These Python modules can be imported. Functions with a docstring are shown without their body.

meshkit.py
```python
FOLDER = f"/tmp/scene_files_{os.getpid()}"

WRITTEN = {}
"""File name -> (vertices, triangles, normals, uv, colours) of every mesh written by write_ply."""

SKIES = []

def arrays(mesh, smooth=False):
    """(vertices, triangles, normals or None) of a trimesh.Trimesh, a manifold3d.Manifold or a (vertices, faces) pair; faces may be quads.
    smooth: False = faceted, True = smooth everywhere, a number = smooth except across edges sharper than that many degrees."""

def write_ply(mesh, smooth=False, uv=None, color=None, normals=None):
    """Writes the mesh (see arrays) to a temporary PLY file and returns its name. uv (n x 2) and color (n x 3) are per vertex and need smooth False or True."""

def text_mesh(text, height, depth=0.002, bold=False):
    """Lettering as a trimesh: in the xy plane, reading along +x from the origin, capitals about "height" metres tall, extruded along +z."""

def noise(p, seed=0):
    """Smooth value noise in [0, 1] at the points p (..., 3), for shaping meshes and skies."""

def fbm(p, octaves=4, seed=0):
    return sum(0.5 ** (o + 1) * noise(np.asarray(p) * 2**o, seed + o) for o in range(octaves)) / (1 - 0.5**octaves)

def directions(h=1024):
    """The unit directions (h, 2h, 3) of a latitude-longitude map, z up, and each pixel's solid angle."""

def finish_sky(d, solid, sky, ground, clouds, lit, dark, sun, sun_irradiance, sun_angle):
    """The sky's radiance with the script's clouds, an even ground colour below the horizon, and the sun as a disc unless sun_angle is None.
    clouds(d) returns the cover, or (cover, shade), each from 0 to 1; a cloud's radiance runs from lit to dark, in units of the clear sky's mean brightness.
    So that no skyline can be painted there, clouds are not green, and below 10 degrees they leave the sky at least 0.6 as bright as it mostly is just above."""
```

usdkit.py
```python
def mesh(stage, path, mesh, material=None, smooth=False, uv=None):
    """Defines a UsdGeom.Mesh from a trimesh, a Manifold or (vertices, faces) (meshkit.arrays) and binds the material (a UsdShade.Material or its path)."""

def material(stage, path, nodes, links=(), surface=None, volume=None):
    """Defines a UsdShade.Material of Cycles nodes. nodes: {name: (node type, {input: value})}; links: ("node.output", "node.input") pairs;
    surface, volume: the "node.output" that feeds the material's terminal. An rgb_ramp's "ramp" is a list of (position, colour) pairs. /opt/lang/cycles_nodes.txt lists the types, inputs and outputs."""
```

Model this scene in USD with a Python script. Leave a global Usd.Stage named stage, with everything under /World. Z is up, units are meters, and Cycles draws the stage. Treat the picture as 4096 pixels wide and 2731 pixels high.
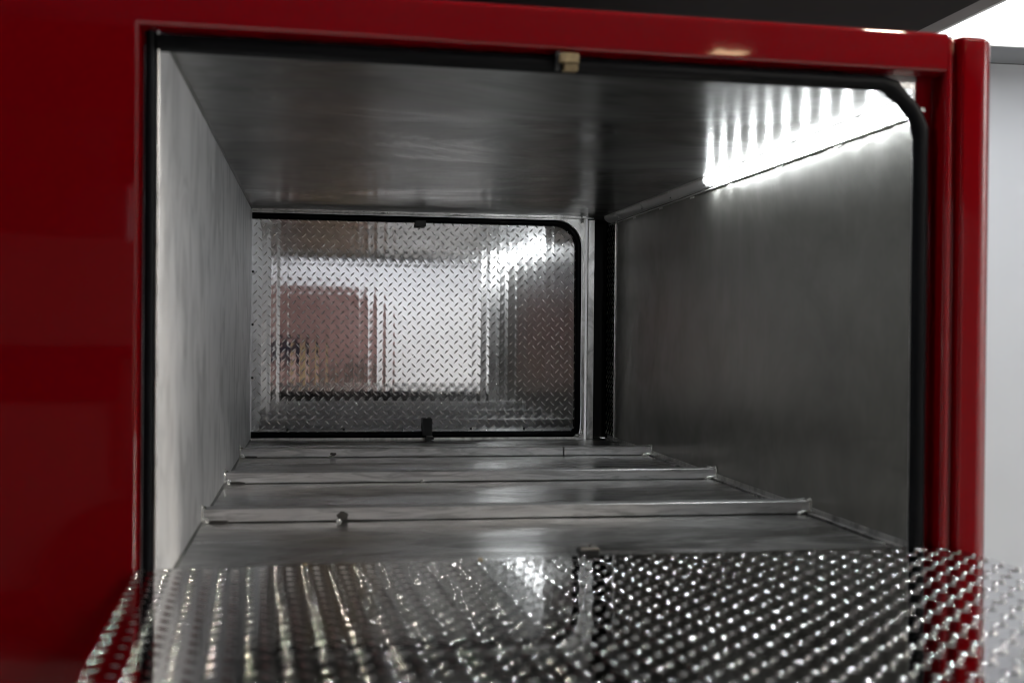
import math, numpy as np, trimesh, usdkit, meshkit
import shapely.geometry as sg
from pxr import Usd, UsdGeom, UsdLux, UsdShade, Gf, Sdf, Vt

stage = Usd.Stage.CreateInMemory()
UsdGeom.SetStageUpAxis(stage, UsdGeom.Tokens.z)
UsdGeom.SetStageMetersPerUnit(stage, 1.0)
UsdGeom.Xform.Define(stage, '/World')
UsdGeom.Scope.Define(stage, '/World/Looks')

# ------------------------------------------------------------------ camera
YAW, PITCH, ROLL = 0.1602, 0.0076, 0.0091
CAM = np.array([0.2153, -1.74, 0.376])
cam = UsdGeom.Camera.Define(stage, '/World/camera')
cy, sy, cp, sp, cr, sr = (f(a) for a in (YAW, PITCH, ROLL) for f in (math.cos, math.sin))
U = np.array([cy, -sy, 0.0]); F0 = np.array([sy, cy, 0.0]); Z = np.array([0, 0, 1.0])
FWD = F0 * cp - Z * sp; UPV = Z * cp + F0 * sp
R = U * cr + UPV * sr; V = UPV * cr - U * sr
cam.AddTransformOp().Set(Gf.Matrix4d(*R, 0, *V, 0, *(-FWD), 0, *CAM, 1))
cam.CreateFocalLengthAttr(42.94); cam.CreateHorizontalApertureAttr(36.0); cam.CreateVerticalApertureAttr(36.0 * 682 / 1024)
cam.CreateFStopAttr(4.4); cam.CreateFocusDistanceAttr(4.15)
cam.CreateClippingRangeAttr(Gf.Vec2f(0.05, 100))
cam.CreateExposureAttr(0.0)

# ------------------------------------------------------------------ light levels (lamps of the hall, the strip in the compartment)
HALL_LAMP = 145.0
WASH = 18.0
FAR_LAMP = 3.7
WARM_LAMP = 14.0
SPOT = 1000.0
STRIP_LENS = 3.5
STRIP_DIODE = 1300.0

rng = np.random.default_rng(7)

# ------------------------------------------------------------------ materials
LK = '/World/Looks/'
def mat(name, nodes, links=(), surface='p.BSDF'):
    return usdkit.material(stage, LK + name, nodes, links, surface=surface)

def plain(name, color, rough=0.5, metal=0.0, **kw):
    return mat(name, {'p': ('principled_bsdf', dict(base_color=color, roughness=rough, metallic=metal, **kw))})

def metal(name, base, rough, grain, smudge, tangent=None, aniso=0.0, contrast=0.5, bump=0.0003, rspan=0.14, dark=0.55, gr=0.05, met=1.0):
    """Mill finish aluminium: fine grain lines, broad cloudy smears in the gloss and darker handling smudges."""
    n = {'g': ('geometry', {}),
         'mg': ('mapping', {'scale': grain}), 'ng': ('noise_texture', {'scale': 1.0, 'detail': 4.0, 'roughness': 0.6}),
         'ms': ('mapping', {'scale': smudge}), 'ns': ('noise_texture', {'scale': 1.0, 'detail': 5.0, 'roughness': 0.62, 'distortion': 0.6}),
         'md': ('mapping', {'scale': [s * 2.3 for s in smudge], 'location': (3.1, 1.7, 5.3)}), 'nd': ('noise_texture', {'scale': 1.0, 'detail': 3.0, 'roughness': 0.55, 'distortion': 1.2}),
         'rr': ('map_range', {'from_min': 0.3, 'from_max': 0.7, 'to_min': rough - rspan, 'to_max': rough + rspan, 'clamp': True}),
         'ra': ('math', {'math_type': 'multiply_add', 'value2': gr, 'value3': -gr / 2}),
         'rs': ('math', {'math_type': 'add'}),
         'cr': ('rgb_ramp', {'ramp': [(0.33, [c * dark for c in base]), (0.52, base), (0.7, [min(1, c * 1.06) for c in base])]}),
         'cg': ('rgb_ramp', {'ramp': [(0.3, (1 - 0.25 * contrast,) * 3), (0.65, (1, 1, 1))]}),
         'cm': ('mix_color', {'blend_type': 'multiply', 'fac': 1.0}),
         'b': ('bump', {'strength': 0.5, 'distance': bump}),
         'p': ('principled_bsdf', {'metallic': met, 'anisotropic': aniso})}
    l = [('g.position', 'mg.vector'), ('mg.vector', 'ng.vector'), ('g.position', 'ms.vector'), ('ms.vector', 'ns.vector'),
         ('g.position', 'md.vector'), ('md.vector', 'nd.vector'),
         ('ns.fac', 'rr.value'), ('ng.fac', 'ra.value1'), ('rr.result', 'rs.value1'), ('ra.value', 'rs.value2'), ('rs.value', 'p.roughness'),
         ('nd.fac', 'cr.fac'), ('ng.fac', 'cg.fac'), ('cr.color', 'cm.a'), ('cg.color', 'cm.b'), ('cm.result', 'p.base_color'),
         ('ng.fac', 'b.height'), ('b.normal', 'p.normal')]
    if tangent is not None:
        n['t'] = ('combine_xyz', {'x': tangent[0], 'y': tangent[1], 'z': tangent[2]}); l.append(('t.vector', 'p.tangent'))
    return mat(name, n, l)

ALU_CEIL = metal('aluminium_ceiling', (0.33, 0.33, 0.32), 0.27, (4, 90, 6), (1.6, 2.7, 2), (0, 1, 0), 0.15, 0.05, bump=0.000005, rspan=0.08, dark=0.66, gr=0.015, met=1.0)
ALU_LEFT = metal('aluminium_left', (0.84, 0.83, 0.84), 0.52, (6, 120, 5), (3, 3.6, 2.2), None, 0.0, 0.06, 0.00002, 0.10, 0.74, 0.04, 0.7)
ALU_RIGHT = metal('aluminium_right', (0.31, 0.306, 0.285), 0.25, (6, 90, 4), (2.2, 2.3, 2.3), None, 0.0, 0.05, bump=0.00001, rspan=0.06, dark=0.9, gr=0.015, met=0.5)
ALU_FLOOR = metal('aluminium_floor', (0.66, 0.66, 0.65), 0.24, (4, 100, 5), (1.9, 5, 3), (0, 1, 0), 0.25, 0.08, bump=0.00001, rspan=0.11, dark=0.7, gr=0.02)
ALU_BEAM = metal('aluminium_beam', (0.80, 0.79, 0.79), 0.42, (8, 300, 300), (3.5, 20, 26), None, 0, 0.5, 0.0003, 0.10, 0.6)
ALU_FRAME = metal('aluminium_frame', (0.72, 0.71, 0.70), 0.38, (40, 40, 9), (10, 10, 5), None, 0, 0.5, 0.0003, 0.1, 0.6)
WELD = plain('weld_metal', (0.82, 0.82, 0.80), 0.22, 1.0)
SOOT = plain('weld_soot', (0.06, 0.055, 0.05), 0.7)
TREAD = mat('tread_plate_metal', {'g': ('geometry', {}), 'n': ('noise_texture', {'scale': 9.0, 'detail': 4.0}), 'n2': ('noise_texture', {'scale': 420.0, 'detail': 2.0}),
            'r': ('map_range', {'from_min': 0.3, 'from_max': 0.7, 'to_min': 0.035, 'to_max': 0.065, 'clamp': True}),
            'b': ('bump', {'strength': 0.1, 'distance': 0.00002}),
            'p': ('principled_bsdf', {'base_color': (0.80, 0.80, 0.81), 'metallic': 1.0})},
            [('g.position', 'n.vector'), ('g.position', 'n2.vector'), ('n.fac', 'r.value'), ('r.result', 'p.roughness'), ('n2.fac', 'b.height'), ('b.normal', 'p.normal')])
TREAD_WORN = mat('tread_plate_worn', {'g': ('geometry', {}), 'n': ('noise_texture', {'scale': 9.0, 'detail': 4.0}), 'n2': ('noise_texture', {'scale': 420.0, 'detail': 2.0}),
            'r': ('map_range', {'from_min': 0.3, 'from_max': 0.7, 'to_min': 0.035, 'to_max': 0.065, 'clamp': True}),
            'b': ('bump', {'strength': 0.1, 'distance': 0.00002}),
            'p': ('principled_bsdf', {'base_color': (0.46, 0.455, 0.45), 'metallic': 1.0})},
            [('g.position', 'n.vector'), ('g.position', 'n2.vector'), ('n.fac', 'r.value'), ('r.result', 'p.roughness'), ('n2.fac', 'b.height'), ('b.normal', 'p.normal')])
LUG = plain('tread_lug_metal', (0.82, 0.82, 0.81), 0.12, 1.0)
LUG_WORN = plain('tread_lug_worn', (0.56, 0.555, 0.545), 0.075, 1.0)
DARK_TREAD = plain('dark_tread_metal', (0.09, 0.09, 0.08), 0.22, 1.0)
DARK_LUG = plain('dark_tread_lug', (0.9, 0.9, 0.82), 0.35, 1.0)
RED = mat('red_paint', {'g': ('geometry', {}), 'n': ('noise_texture', {'scale': 26.0, 'detail': 1.0}), 'b': ('bump', {'strength': 0.08, 'distance': 0.0004}),
          'p': ('principled_bsdf', {'base_color': (0.112, 0.0001, 0.0016), 'roughness': 0.45, 'specular_ior_level': 0.0, 'coat_weight': 1.0, 'coat_roughness': 0.035, 'coat_ior': 1.5})},
          [('g.position', 'n.vector'), ('n.fac', 'b.height'), ('b.normal', 'p.coat_normal')])
RUBBER = mat('black_rubber', {'g': ('geometry', {}), 'n': ('noise_texture', {'scale': 60.0, 'detail': 3.0}), 'b': ('bump', {'strength': 0.2, 'distance': 0.001}),
             'p': ('principled_bsdf', {'base_color': (0.003, 0.0033, 0.0042), 'roughness': 0.45, 'specular_ior_level': 0.08})}, [('g.position', 'n.vector'), ('n.fac', 'b.height'), ('b.normal', 'p.normal')])
BLACK = plain('black_plastic', (0.006, 0.006, 0.006), 0.45)
DARK_STEEL = plain('dark_steel', (0.16, 0.155, 0.15), 0.35, 1.0)
VOID = plain('dark_gap', (0.01, 0.01, 0.01), 0.9)
BRASS = mat('striker_brass', {'g': ('geometry', {}), 'n': ('noise_texture', {'scale': 70.0, 'detail': 3.0}), 'r': ('rgb_ramp', {'ramp': [(0.3, (0.11, 0.08, 0.04)), (0.7, (0.21, 0.155, 0.075))]}),
            'p': ('principled_bsdf', {'roughness': 0.5, 'metallic': 0.25})}, [('g.position', 'n.vector'), ('n.fac', 'r.fac'), ('r.color', 'p.base_color')])
PLASTIC = plain('lamp_plastic', (0.68, 0.68, 0.66), 0.35)
LENS_OFF = plain('lamp_lens_unlit', (0.62, 0.62, 0.62), 0.18, specular_ior_level=0.6)
def glow(name, color, strength):
    return mat(name, {'e': ('emission', {'color': color, 'strength': strength})}, surface='e.emission')
LENS_ON = glow('lamp_lens_lit', (0.95, 0.98, 1.0), STRIP_LENS)
DIODE = glow('lamp_diode', (0.94, 0.985, 1.0), STRIP_DIODE)
SPOT_WARM = glow('spot_warm', (1.0, 0.90, 0.74), SPOT)
SPOT_COOL = glow('spot_cool', (0.93, 0.97, 1.0), SPOT * 0.6)
WASH_ON = glow('wash_lit', (0.97, 0.98, 1.0), WASH)
FAR_ON = glow('far_lamp_lit', (0.97, 0.98, 1.0), FAR_LAMP)
WARM_ON = glow('warm_lamp_lit', (1.0, 0.72, 0.42), WARM_LAMP)
HALL_ON = glow('hall_lamp_lit', (1.0, 0.955, 0.89), HALL_LAMP)
def rough_wall(name, c, amp=0.05):
    return mat(name, {'g': ('geometry', {}), 'n': ('noise_texture', {'scale': 1.3, 'detail': 5.0}), 'r': ('rgb_ramp', {'ramp': [(0.3, [x * (1 - amp) for x in c]), (0.7, c)]}),
               'p': ('principled_bsdf', {'roughness': 0.75})}, [('g.position', 'n.vector'), ('n.fac', 'r.fac'), ('r.color', 'p.base_color')])
WHITE_WALL = rough_wall('white_wall_paint', (0.76, 0.785, 0.82))
GREY_WALL = rough_wall('grey_wall_paint', (0.13, 0.13, 0.14))
HALL_CEIL = rough_wall('hall_ceiling_paint', (0.30, 0.31, 0.32))
CONCRETE = rough_wall('concrete', (0.46, 0.46, 0.45), 0.25)
DARK_PANEL = plain('dark_brown_panel', (0.012, 0.009, 0.009), 0.85, specular_ior_level=0.2)
DARK_WALL = plain('dark_upper_wall', (0.03, 0.03, 0.034), 0.7)
TRIM = plain('taupe_trim', (0.10, 0.085, 0.08), 0.5)
GLASS_DARK = plain('vehicle_glass', (0.01, 0.014, 0.03), 0.05)
PINK = plain('vehicle_side_trim', (0.62, 0.45, 0.43), 0.4)
CARTON = rough_wall('carton', (0.50, 0.38, 0.20), 0.2)
TYRE = plain('tyre_rubber', (0.015, 0.015, 0.015), 0.8)
VAN_RED = plain('vehicle_red', (0.27, 0.165, 0.16), 0.35)

# ------------------------------------------------------------------ prims
used = {}
def path_for(name, parent):
    base = str(parent.GetPath()) if parent is not None else '/World'
    k = (base, name); used[k] = used.get(k, -1) + 1
    return f'{base}/{name}' + (f'_{used[k]:03d}' if used[k] else '')
def tag(p, label=None, cat=None, group=None, kind=None):
    for k, v in (('label', label), ('category', cat), ('group', group), ('kind', kind)):
        if v: p.SetCustomDataByKey(k, v)
    return p
def thing(name, label, cat, loc=(0, 0, 0), group=None):
    x = UsdGeom.Xform.Define(stage, path_for(name, None)); x.AddTranslateOp().Set(Gf.Vec3d(*loc))
    return tag(x.GetPrim(), label, cat, group)
ORIGIN = {}
def obj(name, mesh, m, parent=None, smooth=False, label=None, kind=None):
    """One Mesh prim; points are given in world coordinates and the parent Xforms are at the thing's base."""
    p = usdkit.mesh(stage, path_for(name, parent), mesh, m, smooth).GetPrim()
    return tag(p, label, kind=kind)

# ------------------------------------------------------------------ shapes
PHI = 0.05                                   # the truck's side is a little askew to the compartment
cf, sf = math.cos(PHI), math.sin(PHI)
def face(v):                                 # (along the side, inwards, up) -> world
    v = np.asarray(v, float)
    return np.stack([v[..., 0] * cf - v[..., 1] * sf, v[..., 0] * sf + v[..., 1] * cf, v[..., 2]], -1)
def at_face(m):
    return trimesh.Trimesh(face(m.vertices), m.faces, process=False)
def cat(ms):
    return trimesh.util.concatenate(ms)
def box(x0, x1, y0, y1, z0, z1, c=0.0):
    """Box, its edges chamfered by c."""
    if c <= 0:
        m = trimesh.creation.box((x1 - x0, y1 - y0, z1 - z0)); m.apply_translation(((x0 + x1) / 2, (y0 + y1) / 2, (z0 + z1) / 2)); return m
    pts = []
    for X, sx in ((x0, 1), (x1, -1)):
        for Y, s2 in ((y0, 1), (y1, -1)):
            for Zz, sz in ((z0, 1), (z1, -1)):
                pts += [(X, Y + s2 * c, Zz + sz * c), (X + sx * c, Y, Zz + sz * c), (X + sx * c, Y + s2 * c, Zz)]
    return trimesh.convex.convex_hull(np.array(pts))
def extrude(poly, h):
    return trimesh.creation.extrude_polygon(poly, h, engine='earcut')
def sweep(path, normal, profile, closed_profile=True, cap=True, scale=None):
    """Sweeps a profile [(side, out)] along a planar path, mitred. side = tangent x normal."""
    P = np.asarray(path, float); N = np.asarray(normal, float); n = len(P)
    d = np.diff(P, axis=0); d /= np.linalg.norm(d, axis=1, keepdims=True)
    pr = np.asarray(profile, float); k = len(pr); V_ = []
    for i in range(n):
        a = d[max(i - 1, 0)]; b = d[min(i, n - 2)]
        s1 = np.cross(a, N); s2 = np.cross(b, N); s = s1 + s2; s /= (s @ s1)
        sc = 1.0 if scale is None else scale[i]
        V_.append(P[i] + pr[:, :1] * sc * s + pr[:, 1:] * sc * N)
    V_ = np.vstack(V_); f = []
    for i in range(n - 1):
        for j in range(k if closed_profile else k - 1):
            a, b = i * k + j, i * k + (j + 1) % k
            f += [(a, b, b + k), (a, b + k, a + k)]
    if cap and closed_profile:
        for j in range(1, k - 1):
            f += [(0, j + 1, j), ((n - 1) * k, (n - 1) * k + j, (n - 1) * k + j + 1)]
    m = trimesh.Trimesh(V_, np.array(f), process=False)
    return m
def arc(cx, cz, r, a0, a1, n):
    return [(cx + r * math.cos(a), cz + r * math.sin(a)) for a in np.radians(np.linspace(a0, a1, n))]
def circle(rx, ry, n=14):
    return [(rx * math.cos(t), ry * math.sin(t)) for t in np.linspace(0, 2 * np.pi, n, endpoint=False)]

# repeat of the tread pattern, and the ripple the rolling leaves between the bars
def pitch_of(seed): return 0.0368 if seed == 3.0 else 0.033
def ripple(a, b, seed):
    amp = 0.32 if seed == 3.0 else 0.9; PITCHT = pitch_of(seed)
    k = 2 * np.pi / PITCHT
    h = amp * (0.000060 * np.cos(k * a) + 0.00002 * np.cos(2 * k * a + 0.7) + 0.000032 * np.cos(k * a) * np.cos(k * b) + 0.000014 * np.cos(k * b))
    h += 0.0005 * np.sin(3.1 * a + seed) * np.sin(2.7 * b + 1.3 * seed) + 0.00012 * np.sin(9 * a + 5 * b + seed)
    return h
def tread_sheet(a0, a1, b0, b1, place, seed, step=0.0041, right=None, thick=0.0025):
    """The plate itself: slightly rolled and rippled sheet with a turned edge. right(b) gives its right edge."""
    na, nb = int((a1 - a0) / step) + 1, int((b1 - b0) / step) + 1
    ga, gb = np.linspace(0, 1, na), np.linspace(b0, b1, nb)
    B, T = np.meshgrid(gb, ga, indexing='ij')
    A = a0 + T * ((right(B) if right else a1) - a0)
    v = place(A.ravel(), B.ravel(), ripple(A, B, seed).ravel())
    i = (np.arange(nb - 1)[:, None] * na + np.arange(na - 1)[None]).ravel()
    f = np.vstack([np.stack([i, i + 1, i + na + 1], 1), np.stack([i, i + na + 1, i + na], 1)])
    edge = np.concatenate([np.arange(na), na * np.arange(1, nb) + na - 1, (nb - 1) * na + np.arange(na - 2, -1, -1), na * np.arange(nb - 2, -1, -1)])
    low = place(A.ravel()[edge], B.ravel()[edge], np.full(len(edge), -thick)); top = v[edge]; k = len(edge); o = len(v)
    j = np.arange(k - 1)
    sk = np.vstack([np.stack([o + j, o + k + j, o + k + j + 1], 1), np.stack([o + j, o + k + j + 1, o + j + 1], 1)])
    return np.vstack([v, top, low]), np.vstack([f, sk])
nt, nv = 9, 9
tt = np.sin(np.linspace(-1, 1, nt) * np.pi / 2); vv = np.sin(np.linspace(-1, 1, nv) * np.pi / 2)
def lugs(a0, a1, b0, b1, place, seed, inside, L=0.0112, Wd=0.0033, Hh=0.0017, off=(0.0, 0.0)):
    """The raised bars, each a pointed lens, in two directions."""
    r = np.random.default_rng(int(seed)); V_, F_ = [], []; cnt = 0; PITCHT = pitch_of(seed)
    T, S = np.meshgrid(tt, vv, indexing='ij')
    hw = Wd * (1 - T * T) + 0.0002
    hh = Hh * (1 - np.abs(S) ** 2.8) * (1 - np.abs(T) ** 2.4) - 0.00006
    lu, lv = (T * L).ravel(), (S * hw).ravel()
    i = (np.arange(nt - 1)[:, None] * nv + np.arange(nv - 1)[None]).ravel()
    q = np.vstack([np.stack([i, i + nv, i + nv + 1], 1), np.stack([i, i + nv + 1, i + 1], 1)])
    for ia in range(int((a1 - a0) / PITCHT * 2) + 2):
        for ib in range(int((b1 - b0) / PITCHT) + 2):
            a = a0 + off[0] + ia * PITCHT / 2; b = b0 + off[1] + (ib + 0.5 * (ia % 2)) * PITCHT
            if not inside(a, b): continue
            ang = math.radians(45 if ia % 2 == 0 else -45) + r.normal(0, 0.008); c, s = math.cos(ang), math.sin(ang)
            A = a + lu * c - lv * s; B = b + lu * s + lv * c
            V_.append(place(A, B, hh.ravel() * r.uniform(0.97, 1.03) + ripple(A, B, seed))); F_.append(q + cnt * nt * nv); cnt += 1
    return np.vstack(V_), np.vstack(F_)

# ------------------------------------------------------------------ setting: hall around the truck
def struct(name, mesh, m, smooth=False):
    return obj(name, mesh, m, None, smooth, kind='structure')
XL, XR, YN, YF, ZG, ZC = -4.5, 6.0, -5.2, 5.0, -1.05, 2.0
struct('floor', box(XL, XR, YN, YF, ZG - 0.1, ZG), CONCRETE)
struct('wall_far', box(XL, XR, YF, YF + 0.1, ZG, ZC), WHITE_WALL)
struct('wall_near', box(-0.27, 1.9, YN - 0.1, YN, ZG, 1.15), WHITE_WALL)
struct('wall_near_left', box(XL, -0.272, YN - 0.1, YN, ZG, 1.15), DARK_WALL)
struct('wall_near_right', box(1.902, XR, YN - 0.1, YN, ZG, 1.15), GREY_WALL)
struct('wall_near_upper', box(XL, XR, YN - 0.1, YN, 1.152, ZC), DARK_WALL)
struct('wall_left', box(XL - 0.1, XL, YN, YF, ZG, ZC), WHITE_WALL)
struct('wall_right', box(XR, XR + 0.1, YN, YF, ZG, ZC), WHITE_WALL)
struct('ceiling', box(XL, XR, YN, YF, ZC + 0.004, ZC + 0.1), HALL_CEIL)

def ceiling_light(x0, x1, y0, y1, label, on=None):
    t = thing('ceiling_light', label, 'ceiling light')
    fr = 0.02
    outer = sg.box(x0, y0, x1, y1); inner = sg.box(x0 + fr, y0 + fr, x1 - fr, y1 - fr)
    m = extrude(outer.difference(inner), 0.05); m.apply_translation((0, 0, ZC - 0.045)); obj('frame', m, PLASTIC, t)
    obj('diffuser', box(x0 + fr, x1 - fr, y0 + fr, y1 - fr, ZC - 0.03, ZC - 0.005), on or HALL_ON, t)
ceiling_light(3.40, 4.9, 2.6, 4.43, 'wide lit white ceiling panel above the far wall right of the red truck', FAR_ON)
ceiling_light(1.8, 3.3, -2.65, -2.48, 'lit fluorescent tube behind the viewer, nearest the small warm lamp')
ceiling_light(4.3, 5.8, -1.00, -0.65, 'lit fluorescent tube behind the viewer, farthest to the right')
def ceiling_spot(x, y, m_, label):
    t = thing('ceiling_spot', label, 'ceiling lamp')
    tr = trimesh.creation.annulus(0.062, 0.08, 0.05, sections=32); tr.apply_translation((x, y, ZC - 0.025)); obj('ring', tr, PLASTIC, t, smooth=40)
    ds = trimesh.creation.cylinder(0.06, 0.02, sections=32); ds.apply_translation((x, y, ZC - 0.02)); obj('bulb', ds, m_, t, smooth=40)
ceiling_spot(1.75, -0.42, SPOT_WARM, 'warm round ceiling spot overhead, glinting cream in the bars of the dropped door')
ceiling_spot(0.15, -0.36, SPOT_COOL, 'cool round ceiling spot overhead, glinting white at the left of the dropped door')
t = thing('wall_washer', 'long shaded trough lamp washing the white wall behind the viewer, mirrored in the far door', 'wall lamp')
obj('baffle', cat([box(-0.3, 1.95, -4.52, -4.50, 1.07, 1.34), box(-0.3, 1.95, -4.80, -4.5205, 1.32, 1.34)]), DARK_PANEL, t)
obj('tube', box(-0.2, 1.85, -4.68, -4.56, 1.24, 1.26, 0.004), WASH_ON, t)
for x in (-0.2, 0.8, 1.8): obj('bracket', box(x, x + 0.02, YN + 0.001, -4.8005, 1.322, 1.338), DARK_PANEL, t)
ceiling_light(2.86, 3.12, -4.82, -4.55, 'small warm lamp mirrored in the red header right of the brass striker', WARM_ON)

t = thing('overhead_panel', 'dark brown panel hanging above the red truck roof with a taupe edge', 'overhead panel')
obj('panel', box(-1.2, 2.02, 0.9, 2.75, 1.30, 1.36, 0.004), DARK_PANEL, t)
obj('edge_trim', box(2.0225, 2.10, 0.9, 2.75, 1.31, 1.40, 0.004), TRIM, t)

# ------------------------------------------------------------------ the truck body
truck = thing('fire_truck', 'glossy red truck body with an open bare aluminium compartment and dropped tread plate door', 'truck')
W, L, H = 1.25, 2.51, 0.79
YS = -0.02                                    # outer skin, in the face's own frame
# outer skin: one sheet with a rolled edge round the opening and along the top
ex0, ez1, r0 = -0.023, 0.788, 0.006
skin = sg.Polygon([(-1.6, -0.75), (ex0 - r0, -0.75), (ex0 - r0, ez1 + r0), (1.19, ez1 + r0), (1.19, 0.850 - 0.008), (-1.6, 0.850 - 0.008)])
m = extrude(skin, 0.0025); v = m.vertices.copy(); m = trimesh.Trimesh(np.stack([v[:, 0], YS + 0.0025 - v[:, 2], v[:, 1]], 1), m.faces[:, ::-1], process=False)
def roll_edge(path, r, depth):
    pr = [(-r + r * math.sin(a), r * math.cos(a) - r) for a in np.linspace(0, np.pi / 2, 6)] + [(0.0045, -depth)]
    return sweep(path, (0, -1, 0), [(s, o) for s, o in pr], closed_profile=False)
e1 = roll_edge([(ex0, YS, -0.75), (ex0, YS, ez1), (1.19, YS, ez1)], r0, 0.024)
top = sweep([(-1.6, YS, 0.850), (1.19, YS, 0.850)], (0, -1, 0), [(-(0.008 * math.sin(a) - 0.008), 0.008 * math.cos(a) - 0.008) for a in np.linspace(0, np.pi / 2, 6)] + [(0, -0.3)], closed_profile=False)
obj('body_panel', at_face(cat([m, e1, top])), RED, truck, smooth=35)
# corner post: one rolled section standing right of the opening
rp = 0.036
prof = [(1.153, 0.011), (1.180, 0.011), (1.1835, 0.008), (1.1845, -0.012), (1.1865, -0.0185), (1.190, -0.0205), (1.1945, -0.0205), (1.1975, -0.018), (1.1985, -0.012), (1.2005, -0.0095),
        (1.206, -0.0095), (1.2085, -0.012), (1.210, -0.021), (1.2125, -0.0245), (1.217, -0.026)]
prof += [(1.239 + rp * math.sin(a), 0.010 - rp * math.cos(a)) for a in np.linspace(0, np.pi / 2, 14)] + [(1.275 + 0.05 * 2.45, 2.5)]
def post_mesh():
    pr = np.array(prof); V_ = []; zs = [-0.75, 0.838, 0.8425, 0.845]; ins = [0, 0, 0.0015, 0.005]
    c = np.array([1.235, 0.02])
    for zz, q in zip(zs, ins):
        d = pr - c; ln = np.linalg.norm(d, axis=1, keepdims=True); V_.append(np.column_stack([pr - d / ln * q, np.full(len(pr), zz)]))
    k = len(pr); f = []
    for i in range(len(zs) - 1):
        for j in range(k - 1):
            a, b = i * k + j, i * k + j + 1; f += [(a, b, b + k), (a, b + k, a + k)]
    o = (len(zs) - 1) * k
    V_ = np.vstack(V_)
    capv = np.column_stack([pr[:, 0], np.minimum(pr[:, 1] + 0.3, 2.5), np.full(k, 0.8455)])
    V_ = np.vstack([V_, capv])
    for j in range(k - 1): f += [(o + j, o + j + 1, o + k + j + 1), (o + j, o + k + j + 1, o + k + j)]
    return trimesh.Trimesh(V_, np.array(f), process=False)
obj('corner_post', at_face(post_mesh()), RED, truck, smooth=40)
obj('roof', at_face(box(-1.6, 1.285, 0.29, 2.6, 0.83, 0.8445)), RED, truck)
obj('corner_bracket', at_face(cat([box(1.150, 1.158, -0.010, 0.012, 0.727, 0.7335, 0.001), box(1.1395, 1.145, -0.008, 0.012, 0.732, 0.736, 0.001)])), WELD, truck)

# compartment lining, each sheet 3-4 mm thick
def lining(name, quad, m, up):
    q = np.array(quad, float); n = np.array(up) * 0.004
    return obj(name, trimesh.convex.convex_hull(np.vstack([q, q + n])), m, truck)
ff = lambda x: x * math.tan(PHI) + 0.003      # where the lining meets the front
lining('compartment_wall', [(0, 0, 0), (0, L + .06, 0), (0, L + .06, H), (0, 0, H)], ALU_LEFT, (-1, 0, 0))
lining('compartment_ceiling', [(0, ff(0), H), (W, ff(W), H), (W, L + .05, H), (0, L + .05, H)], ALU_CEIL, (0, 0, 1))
obj('front_lining', at_face(cat([box(1.150, 1.262, 0.0125, 0.0165, 0.0, H - .001), box(0.002, 1.15, 0.0125, 0.0165, 0.7665, H - .001)])), ALU_FRAME, truck)
lining('compartment_floor', [(0, ff(0), 0), (1.231, ff(W), 0), (1.231, L + .05, 0), (0, L + .05, 0)], ALU_FLOOR, (0, 0, -1))
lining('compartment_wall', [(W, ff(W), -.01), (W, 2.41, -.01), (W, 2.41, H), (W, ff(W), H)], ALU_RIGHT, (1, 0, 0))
obj('floor_gap', box(1.2315, 1.2495, 0.07, 2.55, -0.012, -0.004), VOID, truck)
obj('wall_lip', box(-0.0008, 0.0022, -0.006, -0.0002, 0.0, 0.785, 0.0008), ALU_FRAME, truck)
obj('wall_end_trim', box(1.2465, 1.2498, 2.4102, 2.4135, 0.0, 0.775), ALU_FRAME, truck)
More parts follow.
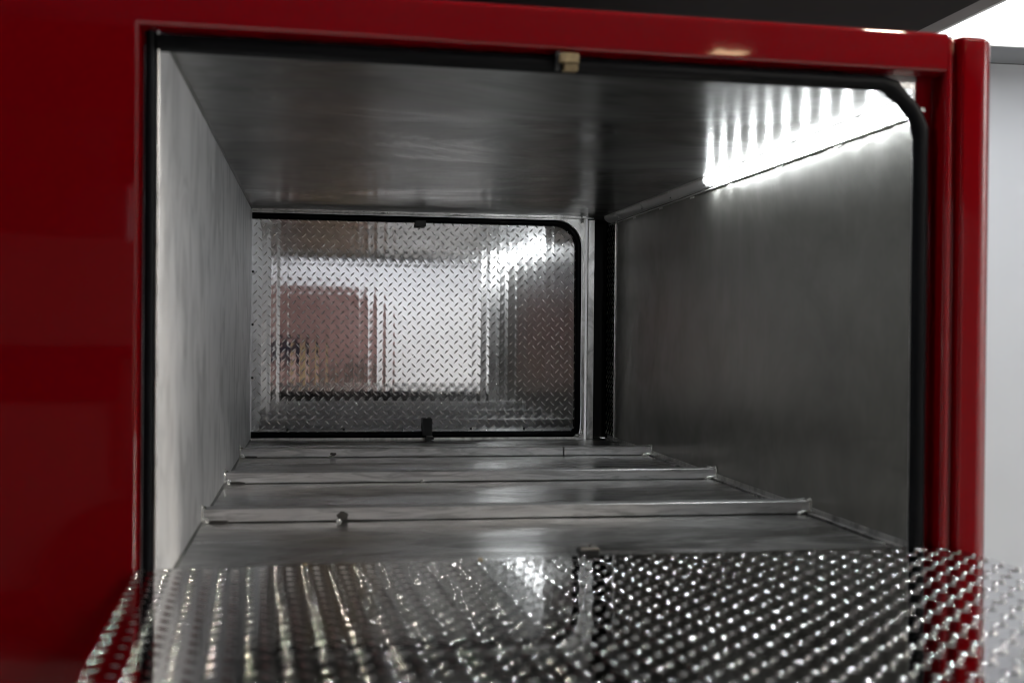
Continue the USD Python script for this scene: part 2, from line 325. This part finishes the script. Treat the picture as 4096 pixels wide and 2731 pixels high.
# caulked joint of left wall and ceiling, of left wall and floor
def seam(x, z, sx, sz, y0, y1, r=0.0035):
    pr = [(x, z), (x + sx * r, z), (x + sx * r * .4, z + sz * r * .4), (x, z + sz * r)]
    ys = np.linspace(y0, y1, 40); k = 4; V_ = []
    for y in ys:
        e = 1 + 0.5 * meshkit.noise(np.array([[x + 3, y * 14, z]]))[0] if hasattr(meshkit, 'noise') else 1
        V_ += [(x, y, z), (x + sx * r * e, y, z), (x + sx * r * .45 * e, y, z + sz * r * .45 * e), (x, y, z + sz * r * e)]
    f = []
    for i in range(len(ys) - 1):
        for j in range(k):
            a, b = i * k + j, i * k + (j + 1) % k; f += [(a, b, b + k), (a, b + k, a + k)]
    return trimesh.Trimesh(np.array(V_), np.array(f), process=False)
SEAM = plain('joint_sealer', (0.16, 0.16, 0.155), 0.5, 0.5)
obj('corner_seam', seam(0.0003, H - 0.0003, 1, -1, 0.02, L), SEAM, truck, smooth=40)
obj('corner_seam', seam(0.0003, 0.0003, 1, 1, 0.02, L), SEAM, truck, smooth=40)

# floor beams with their welds
def blob(c, r, seed, n=2, amp=0.3):
    r = np.array(r) * (1.25 if seed < 600 and seed % 100 < 9 else 1.0)
    m = trimesh.creation.icosphere(subdivisions=n, radius=1.0); q = np.random.default_rng(seed)
    d = 1 + amp * np.sin(m.vertices @ q.normal(0, 3, (3, 1)) + q.uniform(0, 6)).ravel() * np.cos(m.vertices @ q.normal(0, 2.5, (3, 1))).ravel()
    return trimesh.Trimesh(m.vertices * d[:, None] * np.array(r) + np.array(c), m.faces, process=False)
BEAMS = (0.691, 1.303, 1.9165); BH, BD = 0.0275, 0.040
for i, yb in enumerate(BEAMS):
    lab = ('nearest floor beam, with a sooty weld spot left of its middle', 'middle floor beam', 'rearmost floor beam, with a cut line near its right end')[i]
    bm = box(0.0025, 1.2475, yb, yb + BD, 0.0015, BH, 0.0016)
    if i == 2:
        bm = cat([box(0.0025, 0.968, yb, yb + BD, 0.0015, BH, 0.0016), box(0.9705, 1.2475, yb, yb + BD, 0.0015, BH, 0.0016)])
    b = obj('floor_beam', bm, ALU_BEAM, truck, label=lab)
    k = 100 * i
    obj('weld_bead', cat([blob((1.243, yb - 0.001, 0.004), (0.014, 0.004, 0.004), k + 1), blob((1.2475, yb + 0.002, 0.016), (0.003, 0.004, 0.013), k + 2), blob((1.228, yb - 0.002, 0.003), (0.009, 0.003, 0.003), k + 3),
                          blob((1.240, yb + 0.028, BH), (0.010, 0.006, 0.003), k + 4), blob((1.2445, yb + 0.004, BH + 0.001), (0.004, 0.006, 0.004), k + 5)]), WELD, b, smooth=True)
    obj('weld_bead', cat([blob((0.006, yb - 0.001, 0.005), (0.008, 0.004, 0.006), k + 6), blob((0.002, yb + 0.002, 0.017), (0.003, 0.004, 0.014), k + 7), blob((0.004, yb + 0.015, BH), (0.005, 0.010, 0.003), k + 8)]), WELD, b, smooth=True)
    xs = (0.268, 0.485, 0.268)[i]
    obj('spot_weld', blob((xs - 0.003, yb - 0.004, 0.002), (0.006, 0.004, 0.004), k + 9), WELD, b, smooth=True)
    if i != 1:
        obj('soot_mark', blob((xs + 0.004, yb - 0.0005, 0.010), (0.012 - 0.002 * i, 0.0012, 0.009 - 0.002 * i), k + 10), SOOT, b, smooth=True)
    obj('soot_mark', blob((0.03, yb - 0.0003, 0.003), (0.020, 0.0009, 0.003), k + 11), SOOT, b, smooth=True)
edges = [0.07] + [q for y in BEAMS for q in (y - 0.004, y + BD + 0.004)] + [2.50]
for i in range(0, 8, 2):
    y0, y1 = edges[i], edges[i + 1]
    e = obj('edge_angle', cat([box(1.2375, 1.2492, y0, y1, -0.003, 0.0035, 0.0006), box(1.2475, 1.2497, y0, y1, 0.0036, 0.014, 0.0006)]), ALU_FRAME, truck)
    ym = y0 + 0.45 * (y1 - y0)
    obj('weld_bead', blob((1.236, ym, 0.0005), (0.007, 0.02, 0.003), 700 + i), WELD, e, smooth=True)

# ------------------------------------------------------------------ door seal round the near opening
def bulb(path, rx, ry, seed, rough=0.02):
    s = [1 + rough * float(np.sin(i * 1.7 + seed) * np.cos(i * 0.9 + 2 * seed)) for i in range(len(path))]
    return sweep(path, (0, -1, 0), circle(rx, ry, 16), scale=s)
def fine(pts, step):
    out = [np.array(pts[0], float)]
    for a, b in zip(pts[:-1], pts[1:]):
        a, b = np.array(a, float), np.array(b, float); n = max(1, int(np.linalg.norm(b - a) / step))
        out += [a + (b - a) * k / n for k in range(1, n + 1)]
    return out
obj('door_seal', at_face(bulb(fine([(-0.0095, 0.001, -0.02), (-0.0095, 0.001, 0.7835)], 0.05), 0.0082, 0.009, 1)), RUBBER, truck, smooth=50)
cor = [(1.085, 0.7695), (1.098, 0.7655), (1.106, 0.7615), (1.1245, 0.7455), (1.138, 0.7315), (1.1465, 0.7215), (1.1535, 0.700), (1.1555, 0.684)]
pth = fine([(-0.002, 0.0, 0.7695), (1.085, 0.0, 0.7695)], 0.06) + [np.array((x, 0.0, z)) for x, z in cor[1:]] + fine([(1.1555, 0.0, 0.684), (1.1555, 0.0, -0.02)], 0.06)[1:]
pth = np.array(pth); n = len(pth); s = np.ones(n)
inc = (pth[:, 0] > 1.09) & (pth[:, 2] > 0.69); s[inc] = [1.02, 1.22, 0.98, 1.06, 0.97, 1.2, 1.02][:inc.sum()] if inc.sum() <= 7 else 1.05
obj('door_seal', at_face(sweep(pth, (0, -1, 0), circle(0.0125, 0.011, 16), scale=s)), RUBBER, truck, smooth=50)
b = obj('striker', at_face(cat([box(0.563, 0.591, -0.030, -0.012, 0.7675, 0.7815, 0.0012), box(0.569, 0.5905, -0.026, -0.0115, 0.7565, 0.7672, 0.001)])), BRASS, truck)
obj('striker_plate', at_face(box(0.559, 0.566, -0.018, -0.0105, 0.758, 0.785, 0.001)), BLACK, b)

# ------------------------------------------------------------------ dropped door: tread plate on its inner side
door = obj('drop_down_door', None, None, truck) if False else UsdGeom.Xform.Define(stage, path_for('drop_down_door', truck)).GetPrim()
DZ, TILT = 0.0455, 0.010
fplace = lambda a, b, h: face(np.stack([a, b, DZ - TILT * b + h], -1))
DX0, DX1, DY0, DY1, DR = -0.027, 1.2035, -0.76, -0.004, 0.045
def dright(b):
    d = np.clip((DY1 - b), 0, DR); return DX1 - DR + np.sqrt(np.maximum(DR * DR - (DR - d) ** 2, 0))
def din(a, b):
    return DX0 + 0.006 < a < dright(np.array(b)) - 0.006 and DY0 + 0.006 < b < DY1 - 0.004
tv, tf = tread_sheet(DX0, DX1, DY0, DY1, fplace, 3.0, right=dright)
obj('tread_plate', (tv, tf), TREAD_WORN, door, smooth=40)
obj('tread_lugs', lugs(DX0, DX1, DY0, DY1, fplace, 3.0, din, off=(0.008, 0.004), L=0.0102, Wd=0.0031, Hh=0.0019), LUG_WORN, door, smooth=50, kind='stuff')
sh = sg.Polygon([(DX0 + .006, DY0 + .004), (DX1 - .006, DY0 + .004)] + [(float(dright(np.array(b))) - .006, b) for b in np.linspace(-0.06, DY1 - .001, 12)] + [(DX0 + .006, DY1 - .006)])
m = extrude(sh, 0.036); v = m.vertices; m = trimesh.Trimesh(np.stack([v[:, 0], v[:, 1], DZ - TILT * v[:, 1] - 0.0395 + v[:, 2]], 1), m.faces, process=False)
obj('hinge_cover', at_face(box(DX0 + .004, DX1 - .004, -0.0092, -0.0045, -0.01, 0.0415, 0.001)), RUBBER, door)
obj('door_shell', at_face(m), RED, door)
k = obj('door_catch', at_face(cat([box(0.609, 0.640, 0.006, 0.030, 0.043, 0.0525, 0.001)])), BLACK, door)
obj('catch_plate', at_face(box(0.611, 0.638, 0.005, 0.029, 0.0528, 0.0552, 0.0008)), DARK_STEEL, k)
hx = trimesh.creation.cylinder(0.0032, 0.005, sections=6); hx.apply_translation((0.626, 0.014, 0.0579)); obj('bolt', at_face(hx), DARK_STEEL, k)
for x, y in ((0.204, -0.010), (0.455, -0.010)):
    c = trimesh.creation.icosphere(subdivisions=2, radius=0.0035); c.vertices = c.vertices * (1, 1, 0.7) + (x, y, DZ + 0.001)
    obj('rivet', at_face(c), BRASS, door, smooth=True)

# ------------------------------------------------------------------ far side: closed door seen from inside
rear = UsdGeom.Xform.Define(stage, path_for('rear_door', truck)).GetPrim()
RY = 2.523
rplace = lambda a, b, h: np.stack([a, np.full_like(a, RY) - h, b], -1)
obj('tread_plate', tread_sheet(0.0015, 1.150, 0.006, 0.775, rplace, 8.0), TREAD, rear, smooth=40)
rin = lambda a, b: 0.004 < a < 1.147 and 0.008 < b < 0.772
obj('tread_lugs', lugs(0.0, 1.150, 0.006, 0.775, rplace, 8.0, rin, off=(0.012, 0.003), L=0.0104, Wd=0.0026, Hh=0.0015), LUG, rear, smooth=50, kind='stuff')
pts = [(0.002, 0.0165), (1.120, 0.0165)] + arc(1.117, 0.039, 0.0225, -90, 0, 6)[1:] + [(1.1405, 0.10)] + arc(1.052, 0.676, 0.087, 0, 90, 10) + [(1.00, 0.7635), (0.002, 0.7655)]
path = [np.array((x, RY - 0.011, z)) for x, z in pts]
obj('door_seal', sweep(path, (0, -1, 0), circle(0.0105, 0.009, 14)), RUBBER, rear, smooth=50)
lt = obj('latch', box(0.587, 0.621, 2.486, 2.502, 0.014, 0.074, 0.002), BLACK, rear)
obj('latch_foot', cat([box(0.595, 0.626, 2.478, 2.503, 0.002, 0.0105, 0.001), box(0.6, 0.622, 2.476, 2.4778, 0.0085, 0.0115)]), BLACK, lt)
obj('latch_bolt', box(0.5985, 0.6215, 2.4735, 2.4775, 0.0118, 0.0145, 0.0006), WELD, lt)
obj('latch', box(0.555, 0.593, 2.49, 2.503, 0.7385, 0.760, 0.0015), BLACK, rear, label='small black upper latch on the far door')
for x, z in ((0.125, 0.033), (0.317, 0.034), (0.52, 0.034), (0.761, 0.035), (0.95, 0.035), (0.0052, 0.575), (0.0055, 0.394), (0.0057, 0.212)):
    c = trimesh.creation.icosphere(subdivisions=2, radius=0.0042); c.vertices = c.vertices * (1, 0.8, 1) + (x, RY - 0.003, z)
    obj('screw', c, BLACK, rear, smooth=True)
# frame round the far door
inner = sg.Polygon([(-0.01, 0.007), (1.153, 0.007), (1.153, 0.67)] + arc(1.052, 0.676, 0.101, 0, 90, 10) + [(-0.01, 0.776)])
fp = sg.box(0.0005, 0.0, 1.164, H - 0.0005).difference(inner)
def wallplate(poly, y, th):
    m = extrude(poly, th); v = m.vertices; return trimesh.Trimesh(np.stack([v[:, 0], y - v[:, 2], v[:, 1]], 1), m.faces[:, ::-1], process=False)
obj('rear_frame', cat([wallplate(g, 2.514, 0.003) for g in getattr(fp, 'geoms', [fp])]), ALU_FRAME, truck)
obj('frame_flange', box(1.1705, 1.193, 2.492, 2.505, 0.001, 0.775, 0.001), ALU_FRAME, truck)
obj('frame_flange', box(0.003, 1.19, 2.494, 2.509, 0.7795, 0.7835, 0.001), ALU_FRAME, truck)
for bl_ in ([blob((1.14, 2.506, 0.012), (0.012, 0.004, 0.006), 901), blob((1.155, 2.506, 0.022), (0.005, 0.004, 0.008), 902), blob((0.45, 2.493, 0.7825), (0.01, 0.002, 0.003), 903), blob((0.70, 2.493, 0.7825), (0.012, 0.002, 0.002), 904), blob((1.150, 2.50, 0.776), (0.006, 0.006, 0.012), 905)]):
    obj('weld_bead', bl_, WELD, truck, smooth=True)
# dark slot behind the end of the right wall
slot = obj('side_slot', cat([box(1.194, 1.262, 2.60, 2.61, -0.004, H), box(1.262, 1.266, 2.405, 2.60, -0.004, H), box(1.194, 1.2, 2.515, 2.60, -0.004, H), box(1.1935, 1.2455, 2.49, 2.60, 0.778, H - 0.001)]), VOID, truck)
splace = lambda a, b, h: np.stack([np.full_like(a, 1.2605) - h, a, b], -1)
sin_ = lambda a, b: 2.42 < a < 2.585 and 0.01 < b < 0.77
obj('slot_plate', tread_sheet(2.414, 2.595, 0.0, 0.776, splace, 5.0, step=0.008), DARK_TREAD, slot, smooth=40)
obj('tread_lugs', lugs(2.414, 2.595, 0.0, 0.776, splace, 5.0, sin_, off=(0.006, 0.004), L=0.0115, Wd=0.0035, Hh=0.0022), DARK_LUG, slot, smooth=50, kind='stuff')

# ------------------------------------------------------------------ lamp strip in the corner of right wall and ceiling
strip = obj('light_strip', cat([
    sweep([(1.2365, 0.085, 0.7765), (1.2365, 2.50, 0.7765)], (0.7071, 0, 0.7071), [(-0.0195, 0.0125), (-0.0205, 0.004), (-0.0170, 0.002), (0.0170, 0.002), (0.0205, 0.004), (0.0195, 0.0125)]),
    box(1.2432, 1.2496, 0.085, 2.50, 0.7578, 0.7598, 0.0005)]), PLASTIC, truck, smooth=30)
def lens(y0, y1):
    """Rounded bar between two ends, bulging out of the corner at 45 degrees."""
    c = np.array([1.2365, 0.7765]); dirs = np.array([0.7071, -0.7071]); out = np.array([-0.7071, -0.7071])
    pr = [(s, 0.0085 * math.sqrt(max(0, 1 - (s / 0.0150) ** 2))) for s in 0.0150 * np.cos(np.linspace(0, np.pi, 11))]
    ys = [y0, y0 + 0.002, y0 + 0.008, y1 - 0.008, y1 - 0.002, y1]; sc = [0.72, 0.9, 1, 1, 0.9, 0.72]; V_ = []
    for y, q in zip(ys, sc):
        for s, o in pr:
            p = c + dirs * s * q + out * (o * q * 0.7 - 0.0008); V_.append((p[0], y, p[1]))
    k = len(pr); f = []
    for i in range(5):
        for j in range(k - 1):
            a, b = i * k + j, i * k + j + 1; f += [(a, b, b + k), (a, b + k, a + k)]
    for o in (0, 5 * k):
        for j in range(1, k - 1): f.append((o, o + j, o + j + 1))
    return trimesh.Trimesh(np.array(V_), np.array(f), process=False)
y = 0.131
for i in range(8):
    y0, y1 = y + i * 0.3125 + 0.003, min(y + (i + 1) * 0.3125 - 0.003, 2.495)
    if y1 - y0 < 0.05: break
    lit = i < 4
    ln = obj('lens_segment', lens(y0, y1), LENS_ON if lit else LENS_OFF, strip, smooth=40, label='glowing white lamp segment' if lit else 'unlit grey lamp segment')
    if lit:
        for k in range(3):
            yy = y0 + (k + 0.5) * (y1 - y0) / 3
            c = trimesh.creation.icosphere(subdivisions=2, radius=0.0032); c.vertices = c.vertices + (1.2365 - 0.0092 * .7071, yy, 0.7765 - 0.0092 * .7071); obj('lamp_diode', c, DIODE, strip)
    else:
        obj('end_screw', blob((1.2335, y0 + 0.001, 0.7705), (0.002, 0.002, 0.002), 60 + i, 1, 0.0), BLACK, strip)
for yc in (0.25, 0.56, 0.87, 1.20, 1.52, 1.83, 2.14):
    obj('mount_clip', box(1.2475, 1.2494, yc, yc + 0.035, 0.7525, 0.7572, 0.0005), PLASTIC, strip)

# ------------------------------------------------------------------ what the far door mirrors: a red van across the hall
van = thing('parked_van', 'red van parked across the hall, mirrored in the far tread plate door', 'van')
side = sg.Polygon([(-3.6, -0.75), (0.72, -0.75), (0.76, -0.3), (0.73, 0.55), (0.62, 0.74), (-3.4, 0.86), (-3.7, 0.2)])
m = extrude(side, 1.0); v = m.vertices; van_y = -3.9
obj('body', trimesh.Trimesh(np.stack([v[:, 0], van_y - v[:, 2], v[:, 1]], 1), m.faces[:, ::-1], process=False), VAN_RED, van)
for x0, x1 in ((-3.2, -2.2), (-2.0, -1.0), (-0.8, 0.12)):
    obj('window', box(x0, x1, van_y + 0.002, van_y + 0.012, 0.06, 0.30, 0.004), GLASS_DARK, van)
q = np.random.default_rng(5); x = -0.24
while x < 0.66:
    w_ = q.uniform(0.03, 0.08); z0, z1 = q.uniform(-0.5, -0.25), q.uniform(0.0, 0.48)
    obj('trim_strip', box(x, x + w_, van_y + 0.0125, van_y + 0.03, z0, z1, 0.003), (PINK, VAN_RED, PINK, TRIM, CARTON)[int(q.integers(0, 5))], van); x += w_ + q.uniform(0.004, 0.05)
for i, (x0, z0, lab) in enumerate(((0.12, -1.05, 'lower tan box beside the red van, mirrored in the far door'), (0.20, -0.64, 'upper tan box beside the red van, mirrored in the far door'))):
    bx = thing('cardboard_box', lab, 'box'); obj('carton', box(x0, x0 + 0.5, -3.86, -3.5, z0 + 0.001, z0 + 0.41, 0.004), CARTON, bx); obj('flap_gap', box(x0 + 0.02, x0 + 0.48, -3.69, -3.67, z0 + 0.4105, z0 + 0.412), VOID, bx)
for x in (-2.7, -0.2):
    c = trimesh.creation.cylinder(0.34, 0.24, sections=32); c.apply_transform(trimesh.transformations.rotation_matrix(np.pi / 2, (1, 0, 0))); c.apply_translation((x, van_y - 0.02, -0.71))
    w = obj('wheel', c, TYRE, van, smooth=40)
    c = trimesh.creation.cylinder(0.19, 0.02, sections=24); c.apply_transform(trimesh.transformations.rotation_matrix(np.pi / 2, (1, 0, 0))); c.apply_translation((x, van_y + 0.112, -0.71)); obj('rim', c, TYRE, w)
